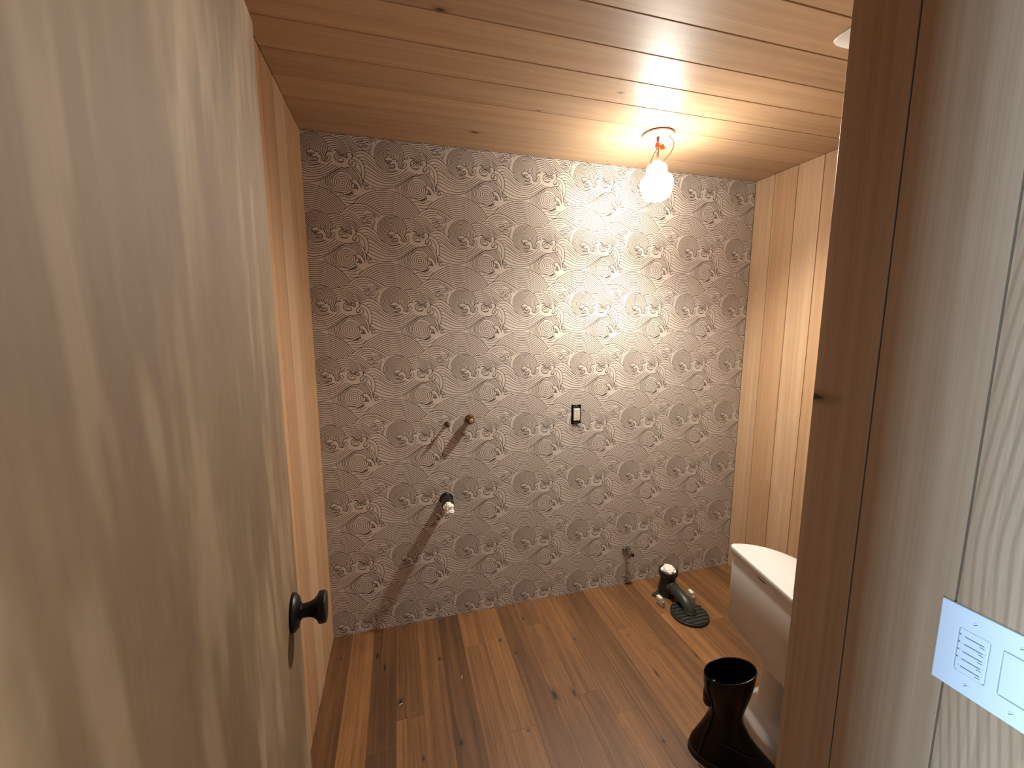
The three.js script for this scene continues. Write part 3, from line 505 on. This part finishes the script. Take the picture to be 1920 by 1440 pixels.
// ---------------------------------------------------------------- black rubber boot beside the toilet
{
  const B = group('rubber_boot', 'tall glossy black rubber boot standing in front of the toilet base', 'boot', [1.47, 0, 1.04], -0.8);
  const rub = new THREE.MeshPhysicalMaterial({ color: 0x020203, roughness: 0.3, specularIntensity: 0.6 }), dull = std({ color: 0x0c0d0d, roughness: 0.6 });
  const n = 44, E = (h, a0, a1, b, dz = 0) => ring(n, (t) => { const c = Math.cos(t), s = Math.sin(t), x = c > 0 ? c * a1 : c * a0; return [x, h + 0.42 * x * sstep(0.2, 0.37, h), s * b + dz]; });   // a0 heel side, a1 toe side
  const sections = [[0.012, 0.112, 0.185, 0.052], [0.03, 0.115, 0.187, 0.053], [0.06, 0.108, 0.172, 0.052], [0.085, 0.096, 0.142, 0.05], [0.11, 0.085, 0.112, 0.049], [0.14, 0.072, 0.084, 0.047], [0.18, 0.058, 0.062, 0.046], [0.215, 0.052, 0.053, 0.047], [0.25, 0.060, 0.060, 0.055], [0.29, 0.072, 0.072, 0.062], [0.33, 0.079, 0.081, 0.068], [0.372, 0.081, 0.084, 0.070], [0.376, 0.0795, 0.0825, 0.0685], [0.372, 0.077, 0.08, 0.066], [0.31, 0.068, 0.069, 0.059], [0.24, 0.05, 0.05, 0.045]];
  mesh('upper', loft(sections.map((q) => E(...q))), rub, B);
  mesh('sole', loft([E(0, 0.114, 0.188, 0.055), E(0.005, 0.118, 0.192, 0.057), E(0.02, 0.118, 0.192, 0.057), E(0.025, 0.114, 0.188, 0.054)]), dull, B);
  mesh('seam', tube([[-0.072, 0.345, 0.036], [-0.067, 0.30, 0.034], [-0.054, 0.265, 0.034], [-0.045, 0.22, 0.027], [-0.055, 0.16, 0.028], [-0.072, 0.1, 0.034], [-0.085, 0.03, 0.038]].map((q) => [q[0] * 0.92, q[1], q[2] * 1.3]), 0.0028, 50, 8), dull, B);
  mesh('vamp_seam', tube([[-0.03, 0.115, 0.048], [0.02, 0.12, 0.049], [0.07, 0.108, 0.043], [0.105, 0.098, 0.025], [0.115, 0.096, 0]], 0.0022, 40, 8), dull, B);
  mesh('pull_flap', loft([E(0.265, 0.02, 0.02, 0.006), E(0.285, 0.03, 0.03, 0.016), E(0.325, 0.032, 0.032, 0.018), E(0.362, 0.026, 0.026, 0.014), E(0.369, 0.02, 0.02, 0.008)].map((r) => r.map((q) => [q[0] * 0.7 - 0.056, q[1] - 0.062, q[2] * 1.5 - 0.004]))), rub, B);
}

// ---------------------------------------------------------------- switch plate on the partition
{
  const S = group('switch_plate', 'white four-gang switch plate on the cedar boards beside the entrance', 'switch', [PX, 1.1165, 1.8205], 0);
  S.quaternion.copy(Q.right);                                     // local x towards the entrance, y up, z into the room
  const wp = std({ color: 0xd7d8d8, roughness: 0.38 }), ink = std({ color: 0x4a4d52, roughness: 0.7 });
  const s = new THREE.Shape(), w = 0.105, h = 0.0655;
  s.moveTo(-w, -h); s.lineTo(w, -h); s.lineTo(w, h); s.lineTo(-w, h);
  const xs = [-0.0655, -0.0195, 0.0265, 0.0725];
  const hole = (x) => { const p = new THREE.Path(), a = 0.0168, b = 0.0337, r = 0.003; p.moveTo(x - a, -b + r); p.lineTo(x - a, b - r); p.quadraticCurveTo(x - a, b, x - a + r, b); p.lineTo(x + a - r, b); p.quadraticCurveTo(x + a, b, x + a, b - r); p.lineTo(x + a, -b + r); p.quadraticCurveTo(x + a, -b, x + a - r, -b); p.lineTo(x - a + r, -b); p.quadraticCurveTo(x - a, -b, x - a, -b + r); return p; };
  xs.forEach((x) => s.holes.push(hole(x)));
  mesh('plate', new THREE.ExtrudeGeometry(s, { depth: 0.0035, bevelEnabled: true, bevelSize: 0.0012, bevelThickness: 0.0012, bevelOffset: -0.0012, bevelSegments: 2 }), wp, S).position.z = 0.0012;
  const key = at(mesh('keypad', box(0.0322, 0.066, 0.005, 0.001), wp, S), xs[0], 0, 0.0025);
  for (let i = 0; i < 5; i++) {
    const y = 0.023 - i * 0.0118;
    at(mesh('button', box(0.0270, 0.0102, 0.0016, 0.0005), wp, key), 0.0008, y - 0.004, 0.0027);
    at(mesh('engraving', box(0.0205, 0.0011, 0.0003, 0), ink, key), 0.001, y, 0.0036);
    at(mesh('engraving', box(0.0052, 0.0009, 0.0003, 0), ink, key), 0.0095, y - 0.0036, 0.0036);
    if (i < 4) at(mesh('indicator', box(0.0016, 0.0016, 0.0012, 0), ink, key), -0.0146, y + 0.0006, 0.0026);
  }
  for (let i = 1; i < 4; i++) { const r = at(mesh('rocker', box(0.0322, 0.066, 0.006, 0.001), wp, S), xs[i], 0, 0.0025); r.rotation.x = 0.035; }
  for (const x of xs) for (const y of [-0.0485, 0.0485]) { const c = mesh('screw', lathe([[0, 0], [0.0032, 0], [0.0028, 0.001], [0, 0.0013]], 14), wp, S); c.rotation.x = Math.PI / 2; c.position.set(x, y, 0.0058); const g = at(mesh('screw_slot', box(0.0045, 0.0009, 0.0003, 0), ink, c), 0, 0.0012, 0); g.rotation.x = -Math.PI / 2; g.rotation.z = 0.6; }
}

// ---------------------------------------------------------------- ceiling fan grille
{
  const G = group('fan_grille', 'white exhaust fan grille on the board ceiling, half behind the entrance wall', 'vent', [1.80, H, 1.17]);
  const wp = std({ color: 0xd8d2c8, roughness: 0.4 }), dk = std({ color: 0x6f685e, roughness: 0.8 });
  const sq = (r, y) => ring(48, (a) => { const c = Math.cos(a), s = Math.sin(a), p = 0.22; return [r * Math.sign(c) * Math.abs(c) ** p, y, r * Math.sign(s) * Math.abs(s) ** p]; });
  mesh('frame', loft([sq(0.137, 0), sq(0.14, -0.004), sq(0.138, -0.009), sq(0.105, -0.019), sq(0.1, -0.019)], true, true), wp, G);
  mesh('air_gap', loft([sq(0.099, -0.0185), sq(0.099, -0.0205)]), dk, G);
  mesh('centre_panel', loft([sq(0.09, -0.018), sq(0.092, -0.024), sq(0.088, -0.028), sq(0.03, -0.029)]), wp, G);
}

// ---------------------------------------------------------------- small scraps on the floor
for (const [x, z, a, lab] of [[0.3295, 0.487, 0.4, 'pale wood shaving lying on the dark floor knot'], [0.60, 0.42, 1.2, 'pale wood shaving lying on a dark floor board']]) {
  const m = mesh('wood_shaving', tube([[-0.008, 0, 0], [-0.003, 0.003, 0.001], [0.003, 0.002, -0.001], [0.008, 0, 0.001]], 0.0017, 12, 6), std({ color: 0xd8c2a0, roughness: 0.8 }));
  m.position.set(x, 0.0017, z); m.rotation.y = a; m.userData = { label: lab, category: 'shaving', group: 'scraps on the floor' };
}

renderer.render(scene, camera);
